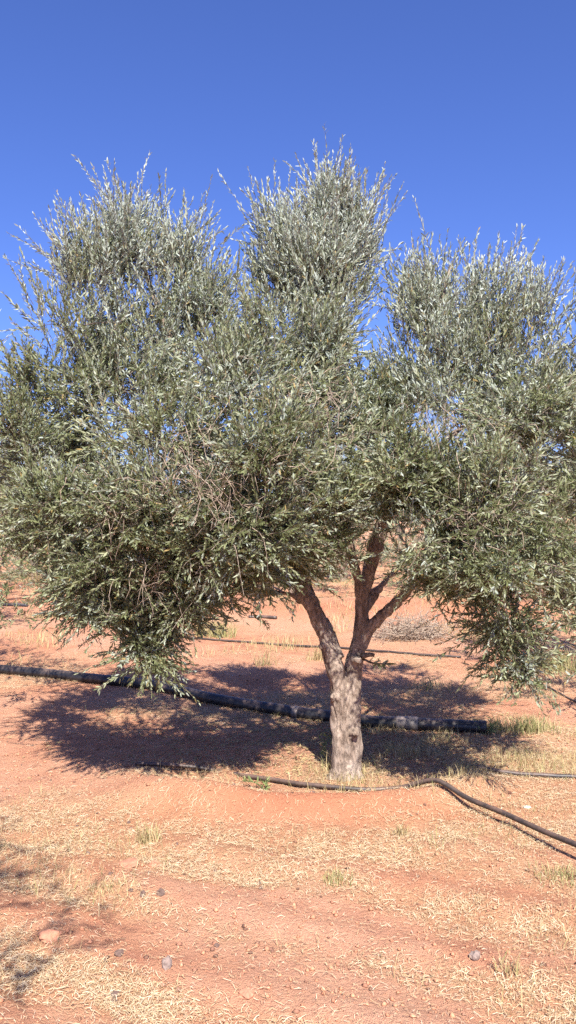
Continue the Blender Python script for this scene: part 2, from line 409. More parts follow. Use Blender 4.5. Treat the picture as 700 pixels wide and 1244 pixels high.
    if len(bare):
        for (bx, by, bz, sx, sy, sz, nb) in bare:
            DT = Tubes()
            c = np.array([bx, by, bz])+rng.normal(0, 1, (nb, 3))*np.array([sx, sy, sz])
            d = unit(rng.normal(0, .6, (nb, 3))+np.array([0, -.35, -.25])); l = rng.uniform(.07, .20, nb)
            s = np.linspace(0, 1, 5); bend = rng.normal(0, .25, (nb, 3))+np.array([0, 0, -.35])
            pl = c[:, None]+d[:, None]*(l[:, None]*s)[..., None]+bend[:, None]*(l[:, None]*s**2)[..., None]
            pl[:, 1:] += rng.normal(0, .008, (nb, 4, 3)); thin_tubes(DT, pl, .0019, .0008)
            DT.build('dry_twigs', M_DRYTWIG, root)
    return len(arr[0])

# ---- the main tree (local coordinates: origin at the trunk foot)
D0 = 4.95
root = empty('olive_tree', (TREE[0], TREE[1], GZ0), label='large silver green olive tree with forked trunk filling the middle of the photo', cat='tree')
org = np.array([TREE[0], TREE[1], GZ0])
def T_(px, py, off=0.0):         # point of the tree seen at px,py; off = metres behind the trunk plane
    return P(px, py, D0+off)-org
limbs = [
    ([T_(427, 962), T_(427, 940), T_(427, 900), T_(427, 860), T_(427, 830), T_(431, 805), T_(437, 770), T_(440, 725), T_(449, 690), T_(461, 655), T_(468, 625)], .070, .036, 'trunk'),
    ([T_(414, 962, -.02), T_(414, 935, -.02), T_(415, 890, -.02), T_(413, 850, -.03), T_(407, 815, -.04), T_(397, 780, -.05), T_(384, 748, -.06), T_(370, 720, -.06), T_(352, 690, -.04)], .064, .043, 'trunk'),
    ([T_(423, 960, .03), T_(422, 900, .03), T_(421, 845, .03)], .060, .044, 'trunk'),
    ([T_(411, 800, -.05), T_(401, 770, .0), T_(392, 748, .04), T_(380, 722, .08), T_(372, 690, .10)], .036, .020, 'trunk'),
    ([T_(438, 760, 0), T_(434, 715, -.04), T_(430, 685, -.07), T_(420, 640, -.10)], .040, .026, 'trunk'),
    ([T_(440, 785, 0), T_(452, 762, -.03), T_(468, 744, -.08), T_(486, 728, -.12), T_(510, 700, -.18)], .044, .028, 'trunk'),
    ([T_(441, 745, 0), T_(455, 722, .05), T_(468, 708, .1), T_(490, 680, .18)], .030, .020, 'trunk'),
    ([T_(366, 730, -.05), T_(352, 722, -.08), T_(336, 720, -.12), T_(318, 722, -.2), T_(280, 715, -.35)], .026, .014, 'trunk'),
    ([T_(431, 800, -.03), T_(437, 803, -.11)], .030, .022, 'trunk'), ([T_(409, 850, -.05), T_(404, 846, -.11)], .030, .018, 'trunk'), ([T_(428, 893, -.03), T_(432, 890, -.11)], .032, .020, 'trunk'), ([T_(398, 782, -.05), T_(388, 786, -.11)], .026, .016, 'trunk'),
    # root flare
    ([T_(421, 930), T_(405, 948, -.05), T_(384, 968, -.12)], .075, .035, 'trunk'),
    ([T_(421, 930), T_(436, 950, -.05), T_(456, 970, -.10)], .075, .035, 'trunk'),
    ([T_(421, 930), T_(424, 950, .07), T_(430, 964, .14)], .08, .03, 'trunk'),
    ([T_(421, 925), T_(418, 950, -.09), T_(416, 970, -.15)], .085, .04, 'trunk'),
    # limbs up into the crown
    ([T_(354, 694, -.04), T_(322, 630, -.02), T_(275, 545, .05), T_(225, 455, .1), T_(190, 370, .12), T_(170, 300, .12)], .050, .010, False),
    ([T_(352, 690, -.04), T_(310, 620, -.35), T_(240, 560, -.6), T_(160, 530, -.7)], .036, .010, False),
    ([T_(372, 692, .10), T_(340, 630, .45), T_(280, 560, .8), T_(220, 500, 1.0)], .022, .008, False),
    ([T_(420, 642, -.10), T_(405, 560, -.12), T_(392, 460, -.1), T_(388, 360, -.08), T_(392, 260, -.05)], .028, .008, False),
    ([T_(468, 627, 0), T_(480, 560, .08), T_(500, 480, .1), T_(530, 390, .1), T_(550, 320, .1)], .042, .008, False),
    ([T_(466, 640, 0), T_(500, 580, -.3), T_(550, 530, -.45), T_(590, 505, -.45)], .030, .008, False),
    ([T_(470, 620, 0), T_(450, 560, .5), T_(430, 500, .8), T_(420, 430, .9)], .026, .008, False),
    ([T_(508, 702, -.18), T_(550, 660, -.4), T_(600, 650, -.6), T_(640, 680, -.7)], .028, .009, False),
    ([T_(490, 680, .18), T_(550, 620, .6), T_(620, 560, .9), T_(670, 500, 1.0)], .020, .008, False),
    ([T_(400, 600, -.11), T_(360, 560, -.5), T_(330, 520, -.8)], .022, .008, False),
    ([T_(318, 622, -.03), T_(230, 640, -.3), T_(180, 680, -.4)], .024, .008, False),
]
# lobes: photo x, photo y, depth offset, half sizes (m), clusters, uprightness, droop, -
def LB(px, py, off, rx, ry, rz, n, up, droop):
    p = T_(px, py, off); return (*p, rx, ry, rz, n, up, droop, 0)
lobes = [
    # left plume
    LB(160, 315, .15, .13, .18, .20, 8, 1.1, 0), LB(115, 345, .1, .15, .26, .20, 9, .9, 0), LB(218, 335, .1, .14, .24, .20, 8, 1.0, 0),
    LB(95, 420, .0, .24, .36, .20, 11, .7, .0), LB(170, 400, .1, .30, .42, .22, 14, .8, .0), LB(235, 410, .0, .18, .34, .22, 8, .8, .0),
    LB(70, 490, -.1, .24, .38, .17, 10, .5, .1), LB(150, 480, -.1, .28, .38, .18, 10, .6, .1), LB(50, 560, -.15, .20, .38, .18, 8, .4, .3),
    LB(250, 480, -.3, .22, .30, .18, 8, .6, .1),
    # centre plume
    LB(400, 272, .1, .08, .12, .14, 6, 1.1, 0), LB(395, 320, .1, .15, .18, .16, 9, 1.2, 0), LB(343, 308, .1, .10, .16, .17, 6, 1.1, 0), LB(437, 312, .1, .09, .16, .16, 6, 1.1, 0),
    LB(338, 350, .1, .14, .22, .16, 8, .9, 0), LB(415, 355, .1, .10, .20, .17, 6, 1.0, 0),
    LB(392, 345, -.05, .14, .20, .16, 8, .9, 0), LB(385, 420, -.25, .14, .24, .14, 7, .7, 0), LB(385, 470, -.35, .14, .24, .12, 6, .5, .1),
    LB(375, 370, .0, .24, .30, .22, 13, .9, 0), LB(330, 425, -.2, .22, .34, .18, 10, .7, .0), LB(400, 440, .0, .16, .34, .22, 8, .7, .0),
    LB(300, 480, -.6, .28, .28, .18, 12, .5, .1), LB(375, 520, -.5, .22, .30, .20, 10, .4, .2),
    LB(455, 535, -.15, .14, .22, .12, 6, .5, .2), LB(450, 585, -.35, .15, .22, .10, 6, .4, .2), LB(480, 510, .1, .13, .22, .12, 5, .6, .1), LB(440, 500, .1, .12, .22, .10, 4, .6, .1),
    LB(485, 465, .3, .10, .22, .14, 4, .8, 0), LB(462, 500, .7, .14, .22, .12, 5, .6, 0),
    # right plume
    LB(525, 388, .1, .15, .24, .20, 8, 1.1, 0), LB(580, 390, .15, .18, .24, .22, 9, 1.1, 0), LB(640, 400, .1, .14, .22, .20, 7, 1.0, 0),
    LB(525, 450, .0, .22, .34, .20, 10, .8, .0), LB(610, 455, .0, .28, .38, .22, 12, .7, .0), LB(690, 450, .1, .18, .34, .20, 8, .7, .0),
    LB(570, 510, -.35, .28, .34, .15, 11, .6, .1), LB(665, 530, -.25, .26, .42, .20, 11, .5, .1), LB(720, 540, .0, .22, .44, .30, 9, .5, .2),
    # left skirts, hanging low
    LB(190, 535, -.75, .30, .30, .15, 12, .4, .2), LB(88, 620, -.55, .18, .34, .14, 10, .2, .4), LB(150, 630, -.7, .26, .30, .14, 11, .2, .4), LB(235, 610, -.9, .26, .26, .14, 11, .25, .4),
    LB(310, 590, -.95, .24, .24, .16, 10, .3, .3), LB(345, 640, -.75, .18, .22, .12, 8, .2, .5), LB(140, 690, -.6, .22, .28, .12, 12, .05, .7), LB(230, 680, -.7, .24, .26, .10, 12, .1, .6),
    LB(290, 690, -.7, .16, .22, .08, 5, .1, .6), LB(180, 735, -.5, .17, .20, .08, 9, .1, .5), LB(115, 720, -.4, .12, .18, .08, 4, 0, .8), LB(180, 785, -.45, .10, .14, .06, 5, .0, .5),
    LB(30, 545, -.2, .16, .40, .16, 7, .4, .3), LB(25, 625, -.1, .16, .40, .14, 7, .2, .4), LB(70, 655, -.2, .13, .30, .10, 5, .1, .5),
    LB(345, 560, -.85, .20, .22, .14, 9, .4, .2), LB(385, 610, -.6, .16, .22, .11, 7, .3, .3), LB(300, 540, -.95, .20, .20, .12, 8, .4, .2), LB(265, 650, -.8, .20, .22, .10, 7, .2, .4), LB(380, 655, -.5, .12, .18, .07, 5, .2, .4),
    LB(180, 755, -.5, .13, .18, .08, 8, .1, .5), LB(190, 795, -.45, .08, .12, .05, 4, 0, .5), LB(110, 735, -.45, .12, .18, .07, 7, .1, .5), LB(220, 725, -.55, .12, .18, .07, 5, .1, .5), LB(100, 700, -.4, .11, .2, .08, 5, .1, .5),
    LB(690, 735, -.2, .14, .24, .09, 6, .2, .4), LB(600, 770, -.65, .09, .12, .06, 3, .1, .5), LB(640, 825, -.62, .05, .08, .04, 2, 0, .5),
    LB(635, 500, -.55, .18, .22, .13, 7, .4, .2), LB(355, 690, -.35, .10, .12, .04, 3, .2, .4), LB(300, 640, -.9, .18, .20, .10, 8, .3, .4), LB(255, 712, -.6, .18, .20, .07, 7, .1, .6), LB(310, 672, -.7, .17, .20, .07, 8, .15, .5), LB(350, 668, -.6, .12, .18, .06, 5, .2, .5),
    LB(505, 635, -.55, .16, .20, .11, 7, .3, .3), LB(540, 590, -.6, .16, .22, .12, 6, .3, .3), LB(520, 680, -.6, .12, .18, .08, 5, .1, .5),
    # right skirts
    LB(500, 570, -.7, .24, .26, .15, 10, .4, .3), LB(585, 600, -.9, .28, .28, .18, 12, .3, .3), LB(665, 620, -.65, .26, .32, .18, 11, .25, .4),
    LB(540, 650, -.8, .20, .24, .13, 9, .2, .5), LB(615, 685, -.8, .24, .26, .13, 10, .15, .5), LB(690, 680, -.4, .18, .30, .15, 8, .1, .6),
    LB(560, 705, -.7, .16, .20, .08, 5, .1, .6), LB(620, 745, -.7, .14, .18, .08, 6, 0, .7), LB(628, 795, -.65, .08, .12, .06, 3, -.1, .9), LB(440, 620, -.4, .16, .22, .08, 5, .3, .3),
    # back of the crown
    LB(200, 490, .85, .40, .38, .28, 9, .6, .2), LB(340, 470, .9, .36, .38, .26, 8, .6, .1), LB(570, 500, .95, .42, .38, .30, 9, .6, .2),
    LB(150, 620, .6, .28, .30, .20, 6, .2, .5), LB(640, 600, .6, .32, .34, .25, 8, .2, .5), LB(300, 600, .6, .28, .30, .14, 6, .2, .4), LB(560, 640, .3, .22, .30, .14, 6, .2, .4),
]
bare = []
for px, py, off, sx, sz, nb in ((235, 560, -1.02, .14, .12, 120), (265, 600, -1.1, .10, .09, 60), (370, 490, -.85, .10, .10, 90), (540, 520, -.8, .16, .08, 50), (330, 560, -1.1, .10, .08, 40), (150, 600, -.95, .12, .08, 40), (560, 640, -1.05, .14, .10, 40), (200, 690, -.8, .14, .10, 40)):
    bare.append((*T_(px, py, off), sx, .10, sz, nb))
nl = grow(root, limbs, lobes, .9, .034, 29, 78, bare, [(T_(105, 568, -.3), .13), (T_(545, 540, -.5), .19), (T_(300, 545, -.9), .13), (T_(430, 565, -.3), .12), (T_(600, 640, -.8), .10)])
print('leaves', nl)
# leafy sprout low on the right side of the trunk, and a stub
sp = Tubes(); q = spline([T_(440, 800, -.02), T_(455, 806, -.07), T_(476, 806, -.09)], 8); sp.add(q, np.linspace(.008, .003, 8), 5)
q2 = spline([T_(440, 797, -.05), T_(449, 795, -.08), T_(455, 796, -.09)], 5); sp.add(q2, np.linspace(.018, .011, 5), 7)
sprout = sp.build('sprout', M_TWIG, root)
nn = 26; tt = rng.uniform(.35, 1, nn); bb = q[(tt*7).astype(int)]; dd = unit(rng.normal(0, .5, (nn, 3))+np.array([.7, -.2, -.1])); uu = unit(np.cross(dd, unit(rng.normal(size=(nn, 3)))))
leaves_mesh('sprout_leaves', bb, dd, uu, rng.uniform(.04, .065, nn), rng.uniform(.009, .013, nn), rng.uniform(.2, .6, nn), M_LEAF, sprout)

# ---- neighbouring trees of the orchard (a second, simpler growth, copied with its parts)
def generic_tree(label, seed, nclus, nshoot, leaf, low, lift=0.0):
    global rng
    rng = np.random.default_rng(seed)
    rt = empty('olive_tree', (0, 0, 0), label=label, cat='tree')
    a = rng.uniform(0, 6.28); rt['_a'] = a
    lim = [([(0, 0, -.1), (0, 0, .3), (.03, 0, .75)], .105, .08, 'trunk')]
    tops = []
    for k in range(4):
        t = a+k*math.pi/2+rng.uniform(-.4, .4); c, s = math.cos(t), math.sin(t)
        lim.append(([(.02, 0, .6), (.2*c, .2*s, 1.0), (.5*c, .5*s, 1.5)], .07, .04, 'trunk'))
        lim.append(([(.5*c, .5*s, 1.5), (.8*c, .8*s, 2.2), (.95*c, .95*s, 3.0)], .04, .01, False)); tops.append((c, s))
    lb = []
    for c, s in tops:
        lb += [(.8*c, .8*s, 2.9, .40, .40, .55, nclus, 1, 0, 0), (1.2*c, 1.2*s, 2.1, .55, .55, .5, nclus, .4, .3, 0), (1.35*c, 1.35*s, low, .5, .5, .38, nclus, 0, .5, 0)]
    lb += [(0, 0, 2.8, .6, .6, .7, nclus, .9, 0, 0), (0, 0, 1.9, .7, .7, .4, nclus, .3, .3, 0)]
    for k in range(4):
        t = a+.78+k*math.pi/2; lb.append((1.15*math.cos(t), 1.15*math.sin(t), 1.6, .5, .5, .5, nclus, .1, .6, 0))
    lim = [([(px, py, pz+lift if pz > .5 else pz) for px, py, pz in q], r0, r1, f) for q, r0, r1, f in lim]
    lb = [(*l[:2], l[2]+lift, *l[3:]) for l in lb]
    grow(rt, lim, lb, .9, leaf, nshoot, 36, (), (), None, .016, .014)
    return rt
def copy_tree(o, parent=None):
    c = o.copy(); COL.objects.link(c); c.parent = parent
    for ch in list(o.children): copy_tree(ch, c)
    return c
gA = generic_tree('olive tree reaching in at the left edge, its shadow on the black pipe', 5, 9, 16, .052, 1.1)
gB = generic_tree('olive tree with dark low crown at the right edge behind the large tree', 8, 10, 16, .05, .55)
def put(o, x, y, rz, s=1.0):
    o.location = (x, y, gh(x, y)-.02); o.rotation_euler = (0, 0, rz); o.scale = (s, s, s); return o
aA, aB = gA['_a'], gB['_a']
put(gA, -3.38, 6.4, -aA, .95); put(gB, 3.95, 7.4, math.pi-aB, 1.1)
gN = generic_tree('olive tree just left of the camera, its branch tips shading the bottom left corner', 5, 11, 15, .05, 1.45, .95)
put(gN, -2.17, .45, -aA, 1.0)
FAR = 'far olive tree in the orchard rows behind the large tree'
spots = []
r2 = np.random.default_rng(3)
for y, x0, st in ((13.2, -5.8, 11.9), (15.6, -11.3, 3.77), (19.5, -13, 3.6), (25, -17, 3.7), (31, -18.5, 4.2), (38, -22, 4.6), (46, -25, 5.0)):
    x = x0
    while x < -x0+1.5:
        spots.append((x+r2.uniform(-.5, .5), y+r2.uniform(-.6, .6), r2.uniform(0, 6.28), r2.uniform(.85, 1.1), r2.random())); x += st
for (x, y, rz, s, k) in spots:
    if x == 0: continue
    t = put(copy_tree(gA if k < .2 else gB), x, y, rz, s); t['label'] = FAR; t['group'] = 'olive trees in the far rows'
t = put(copy_tree(gA), -5.1, 10.6, 1.3, .95); t['label'] = 'mid distance olive tree behind the left edge, beyond the thin blue black hose'
t = put(copy_tree(gB), 1.25, 18.6, .3, .9); t['label'] = 'distant olive tree whose thin trunk shows beside the fork of the large tree'
rng = np.random.default_rng(77)
for o in COL.objects:
    if '_a' in o: del o['_a']

# ------------------------------------------------------------------ ground sheet
def axis(lo, hi, d, far, n):
    mid = np.arange(lo, hi+d/2, d); g = np.geomspace(d, far, n); return mid, np.cumsum(g)*far/np.cumsum(g)[-1]
mid, out = axis(-3.0, 3.0, .018, 700, 46); xs = np.concatenate([-3.0-out[::-1], mid, 3.0+out])
mid, out = axis(2.2, 7.4, .017, 1200, 90); _, inn = axis(0, 1, .03, 120, 22); ys = np.concatenate([2.2-inn[::-1], mid, 7.4+out])
X, Y = np.meshgrid(xs, ys); x, y = X.ravel(), Y.ravel()
h = ground_h(x, y); farf = sstep(120, 30, np.hypot(x, y)); h = h*farf
nx, ny = len(xs), len(ys)
i = np.arange(ny-1)[:, None]*nx+np.arange(nx-1)[None]
Q = np.stack([i, i+1, i+nx+1, i+nx], -1).reshape(-1, 4)
gnd = mesh_np('ground', np.stack([x, y, h], -1), [Q], M_GROUND, smooth=True); tag(gnd, 'dry red soil with patches of straw', 'ground', kind='structure')
me = gnd.data
def vattr(n, v): a = me.attributes.new(n, 'FLOAT', 'POINT'); a.data.foreach_set('value', np.asarray(v, np.float32))
vattr('straw', straw_mask(x, y))
vattr('litter', .75*np.exp(-(((x-.75)/.85)**2+((y-5.55)/.5)**2))*sstep(.3, .6, n2(x, y, 2.5, s=90)+.12)+.4*np.exp(-(np.hypot(x-TREE[0], y-TREE[1])/.35)**2))
vattr('red', np.clip(.85*np.exp(-(((x-.02)/.75)**2+((y-4.36)/.2)**2))+.8*np.exp(-((y-13-.06*x)/.55)**2)*sstep(-4, -1, x)*sstep(7, 2, x), 0, 1))

# ------------------------------------------------------------------ straw and grass
def place_on_ground(n, f, xr, yr, power=1.0):
    """n points in a box, kept with probability f(x,y); more of them near the camera"""
    px = []; tot = 0
    while tot < n:
        y = yr[0]+(yr[1]-yr[0])*rng.random(n)**power; xw = xr*np.clip(y/3, 1, 3)
        x = rng.uniform(-1, 1, n)*xw
        k = rng.random(n) < f(x, y); px.append(np.stack([x[k], y[k]], -1)); tot += k.sum()
        if len(px) > 60: break
    return np.vstack(px)[:n]
def lying(name, pts, l, w, tint, m, lift=.006, tilt=.10):
    n = len(pts); a = rng.normal(0, .9, n)+.2+np.where(rng.random(n) < .35, rng.uniform(0, 6.28, n), 0)
    c, s = np.cos(a), np.sin(a)
    e0 = pts-.5*np.stack([c, s], -1)*l[:, None]; e1 = pts+.5*np.stack([c, s], -1)*l[:, None]
    bow = rng.normal(0, .05, n)*l; em = pts+np.stack([-s, c], -1)*bow[:, None]
    def z(p): return ground_h(p[:, 0], p[:, 1])+lift
    tz = np.abs(rng.normal(0, tilt, n))*l
    p0 = np.column_stack([e0, z(e0)+rng.random(n)*.006]); p1 = np.column_stack([em, z(em)+rng.random(n)*.01+tz*.5]); p2 = np.column_stack([e1, z(e1)+tz])
    wv = np.column_stack([-s, c, rng.normal(0, .5, n)]); wv = unit(wv)*w[:, None]*.5
    V = np.stack([p0-wv, p0+wv, p1-wv, p1+wv, p2-wv*.6, p2+wv*.6], 1).reshape(-1, 3); i = np.arange(n)*6
    Q = np.concatenate([np.stack([i, i+1, i+3, i+2], -1), np.stack([i+2, i+3, i+5, i+4], -1)])
    return mesh_np(name, V, [Q], m, tint=np.concatenate([tint, tint]))
def standing(pts, z0, hgt, w, lean, tint):
    """grass blades: V, Q, tint"""
    n = len(pts); a = rng.uniform(0, 6.28, n); ld = np.stack([np.cos(a), np.sin(a)], -1)*(lean*rng.uniform(.2, 1.3, n))[:, None]
    wa = rng.uniform(0, 6.28, n); wv = np.column_stack([np.cos(wa), np.sin(wa), np.zeros(n)])*w[:, None]*.5
    b = np.column_stack([pts, z0])
    m1 = b+np.column_stack([ld*hgt[:, None]*.35, hgt*.55]); tp = b+np.column_stack([ld*hgt[:, None]*1.1, hgt*(1-.35*np.minimum(1, np.linalg.norm(ld, axis=1)))])
    V = np.stack([b-wv, b+wv, m1-wv*.8, m1+wv*.8, tp], 1).reshape(-1, 3); i = np.arange(n)*5
    return V, [np.stack([i, i+1, i+3, i+2], -1), np.stack([i+2, i+3, i+4], -1)], np.concatenate([tint, tint])
n = 150000
p = place_on_ground(n, lambda x, y: straw_mask(x, y)**1.3*.9*(.15+.85*sstep(.38, .6, n2(x, y, 6, s=130, o=4)))+.05, 1.35, (2.2, 9.5), 1.25)
n = len(p); st = lying('straw_litter', p, rng.uniform(.008, .030, n)*rng.uniform(.6, 1.5, n), rng.uniform(.0008, .0017, n), rng.random(n), M_STRAW)
tag(st, 'dry yellow straw strewn over the red soil', 'straw', kind='stuff')
n = 3500; p = place_on_ground(n, lambda x, y: np.exp(-(np.hypot(x-.4, (y-5.75)*1.4)/1.1)**2)*sstep(4.7, 5.2, y), 1.6, (4, 8)); n = len(p)
lt = lying('leaf_litter', p, rng.uniform(.025, .04, n), rng.uniform(.006, .009, n), rng.random(n)*.35, M_DRYGRASS, .004, .15); tag(lt, 'fallen dry olive leaves under the large tree', 'fallen leaves', kind='stuff')
def dens_dry(x, y):
    a = sstep(.5, .7, n2(x, y, 2.8, s=101)+.04)
    near = .25*straw_mask(x, y)*a
    right = sstep(.1, .6, x)*sstep(4.6, 4.95, y)*sstep(6.5, 5.8, y)*a*1.2
    base = 1.3*np.exp(-(np.hypot(x-TREE[0], y-TREE[1]+.05)/.2)**2)
    return np.clip(near*.7+right+base, 0, 1)
n = 9000; p = place_on_ground(n, dens_dry, 1.35, (2.4, 7.5)); n = len(p)
V, Qs, t = standing(p, ground_h(p[:, 0], p[:, 1])-.003, rng.uniform(.025, .10, n), rng.uniform(.0014, .003, n), .6, rng.random(n))
tag(mesh_np('dry_grass', V, Qs, M_DRYGRASS, tint=t), 'short dry grass standing thinly round the trunk and pipe', 'dry grass', kind='stuff')
n = 16000; p = place_on_ground(n, lambda x, y: sstep(.56, .7, n2(x, y, .8, s=111)+.02)*(.4+.6*n2(x, y, 5, s=112)), 2.6, (7.2, 36), 1.5); n = len(p)
V, Qs, t = standing(p, ground_h(p[:, 0], p[:, 1])-.003, rng.uniform(.04, .17, n), rng.uniform(.004, .008, n), .5, rng.random(n))
tag(mesh_np('far_grass', V, Qs, M_DRYGRASS, tint=t), 'pale dry grass in strips between the far tree rows', 'dry grass', kind='stuff')
# pebbles
n = 9000; p = place_on_ground(n, lambda x, y: .35+.65*n2(x, y, 1.5, s=120), 1.35, (2.3, 9), 1.2); n = len(p)
ico = np.array([[0, 0, 1], [.9, 0, .1], [.2, .9, 0], [-.8, .5, .1], [-.7, -.6, 0], [.3, -.9, .1], [0, 0, -.8]]); tri = np.array([[0, 1, 2], [0, 2, 3], [0, 3, 4], [0, 4, 5], [0, 5, 1], [6, 2, 1], [6, 3, 2], [6, 4, 3], [6, 5, 4], [6, 1, 5]])
sz = .003+.010*rng.random(n)**4; V = ico[None]*rng.uniform(.7, 1.3, (n, 7, 1))*sz[:, None, None]*np.array([1.1, 1, .7]); a = rng.uniform(0, 6.28, n); c, s = np.cos(a)[:, None], np.sin(a)[:, None]
V = np.stack([V[..., 0]*c-V[..., 1]*s, V[..., 0]*s+V[..., 1]*c, V[..., 2]], -1); V += np.column_stack([p, ground_h(p[:, 0], p[:, 1])+sz*.3])[:, None]
Tn = (tri[None]+np.arange(n)[:, None, None]*7).reshape(-1, 3)
tag(mesh_np('gravel', V.reshape(-1, 3), [Tn], M_PEBBLE, tint=np.repeat(rng.random(n), 10)), 'small reddish grit scattered on the soil', 'grit', kind='stuff')

# ------------------------------------------------------------------ grass clumps, weeds (things)
def clump(px, py, w, d, hgt, nb, m, label, lean=.5, name='grass_tuft', cat='grass tuft', group=None):
    g = G(px, py); x0, y0 = g[0], g[1]; z = gh(x0, y0)
    q = np.clip(rng.normal(0, 1, (nb, 2)), -1.9, 1.9)*np.array([w, d])*.45
    z0 = ground_h(q[:, 0]+x0, q[:, 1]+y0)-z-.004
    V, Qs, t = standing(q, z0, hgt*rng.uniform(.35, 1.1, nb)*np.exp(-.25*(q[:, 0]/w)**2), np.full(nb, .0015+.0045*min(1, y0/10)), lean, rng.random(nb))
    return tag(mesh_np(name, V, Qs, m, tint=t, loc=(x0, y0, z)), label, cat, group)
clump(640, 889, .24, .14, .17, 420, M_GREENGRASS, 'yellow green grass clump growing at the end of the black pipe')
clump(600, 890, .10, .08, .15, 110, M_GREENGRASS, 'small green tuft hiding the end cap side of the black pipe')
clump(262, 772, .30, .25, .28, 420, M_GREENGRASS, 'green grass clump far behind the left hanging branches')
clump(672, 815, .42, .30, .26, 520, M_GREENGRASS, 'wide pale green grass clump under the dark crown at the right edge')
clump(690, 1068, .16, .12, .07, 260, M_GREENGRASS, 'low dull green grass patch by the right edge below the hose')
clump(410, 1075, .07, .06, .07, 120, M_GREENGRASS, 'small greenish tuft in the straw below the trunk')
clump(487, 1018, .05, .05, .09, 70, M_DRYGRASS, 'thin dry tuft in front of the hose right of the trunk')
clump(180, 1025, .07, .05, .12, 110, M_DRYGRASS, 'thin upright dry tuft in the straw left of the soil rim')
clump(390, 802, .18, .1, .20, 160, M_DRYGRASS, 'dry tuft behind the left side of the trunk')
clump(66, 752, .7, .15, .13, 380, M_DRYGRASS, 'greyish dry grass strip beside the thin hose far left')
clump(60, 706, 1.0, .5, .38, 700, M_DRYGRASS, 'tall pale weeds at the foot of the far trees on the left')
clump(322, 808, .14, .1, .26, 60, M_DRYGRASS, 'few tall dry stalks standing in the tree shadow behind the pipe')
clump(618, 1190, .05, .05, .10, 60, M_DRYGRASS, 'small dry stalk tuft near the bottom right corner')
clump(408, 938, .07, .05, .16, 150, M_DRYGRASS, 'dry grass tuft growing against the foot of the trunk')
clump(130, 1085, .12, .05, .05, 120, M_DRYGRASS, 'flattened dry tuft beside the bottom left shadow')
# weed sprig by the trunk
def weed(px, py, hgt, label):
    g = G(px, py); z = gh(g[0], g[1]); rt = empty('weed', (g[0], g[1], z), label=label, cat='weed')
    T = Tubes(); L = []
    for k in range(5):
        e = np.array([rng.normal(0, .05)-.02, rng.normal(0, .03), hgt*rng.uniform(.6, 1)]); q = spline([(0, 0, -.01), e*.5+rng.normal(0, .01, 3), e], 8); T.add(q, np.linspace(.003, .0012, 8), 5)
        for j in range(3, 8):
            for _ in range(2): L.append((q[j], unit(rng.normal(0, .7, 3)+np.array([0, 0, .5]))))
    T.build('stem', M_WEED, rt, tint=True)
    B = np.array([l[0] for l in L]); D = np.array([l[1] for l in L]); U = unit(np.cross(D, rng.normal(size=D.shape)))
    leaves_mesh('leaves', B, D, U, rng.uniform(.025, .045, len(B)), rng.uniform(.007, .011, len(B)), rng.random(len(B)), M_WEED, rt)
weed(395, 925, .20, 'spindly green weed growing at the left foot of the trunk')
weed(592, 893, .12, 'small leafy weed in front of the black pipe end')
weed(325, 962, .05, 'low green weed beside the hose in front of the soil rim')

# brush pile
def brush(px, py, w, hgt, nb, label):
    g = G(px, py); z = gh(g[0], g[1]); T = Tubes()
    for k in range(nb):
        c = np.array([rng.normal(0, w*.33), rng.normal(0, w*.25), abs(rng.normal(0, hgt*.4))]); d = unit(rng.normal(0, 1, 3)*np.array([1, 1, .35])+np.array([0, 0, .25])); l = rng.uniform(.15, .5)
        e = c+d*l; e[2] = max(e[2], .0); q = spline([c, (c+e)/2+rng.normal(0, .05, 3), e], 6); T.add(q, np.linspace(.005, .002, 6)*rng.uniform(.6, 1.3), 4, cap=False)
    o = T.build('brush_pile', M_DRYTWIG, loc=None); o.location = (g[0], g[1], z); return tag(o, label, 'brush')
brush(500, 776, .7, .24, 420, 'grey heap of cut dry twigs on the soil behind the fork of the trunk')

# ------------------------------------------------------------------ pipes
def on_ground(pts, r, sink=.0):
    pts = np.asarray(pts, float); q = spline(pts, max(12, int(np.linalg.norm(np.diff(pts, axis=0), axis=1).sum()/.06)))
    hs = ground_h(q[:, 0], q[:, 1]); k = np.ones(9)/9; hs = np.maximum(np.convolve(np.pad(hs, 4, mode='edge'), k, 'valid'), hs-.5*r)
    q[:, 2] += hs+r-sink; return q
pp = [(-9.0, 10.3, 0), (-6, 9.45, 0), G(0, 817), G(100, 829), G(190, 838), G(250, 853), G(330, 867), G(400, 876), G(450, 882), G(530, 888), G(590, 891)]
q = on_ground(pp, .046, .004); piperoot = empty('irrigation_pipe', tuple(q[-1]-np.array([0, 0, .046])), label='thick black irrigation pipe lying across the soil behind the trunk', cat='pipe')
def local(q, o): return q-np.array(o.location)
T = Tubes(); T.add(local(q, piperoot), .046, 20); T.build('pipe_body', M_PIPE, piperoot)
def collar(q, frac, r, l, name, m, root, k=20):
    i = int(frac*(len(q)-1)); d = unit(q[min(i+1, len(q)-1)]-q[max(i-1, 0)]); c = q[i]
    T = Tubes(); T.add(local(np.array([c-d*l/2, c-d*l*.42, c-d*l*.2, c+d*l*.2, c+d*l*.42, c+d*l/2]), root), np.array([r*.93, r, r, r, r, r*.93]), k); return T.build(name, m, root, smooth=False)
cum = np.concatenate([[0], np.cumsum(np.linalg.norm(np.diff(q, axis=0), axis=1))])
def frac_at(px): # nearest sample to photo column px
    return int(np.argmin(np.abs(q[:, 0]/q[:, 1]*F+350-px)))/(len(q)-1)
collar(q, frac_at(494), .053, .16, 'coupling', M_COUPL, piperoot); collar(q, frac_at(360), .051, .05, 'band', M_COUPL, piperoot)
collar(q, .995, .050, .05, 'end_cap', M_PIPE, piperoot)

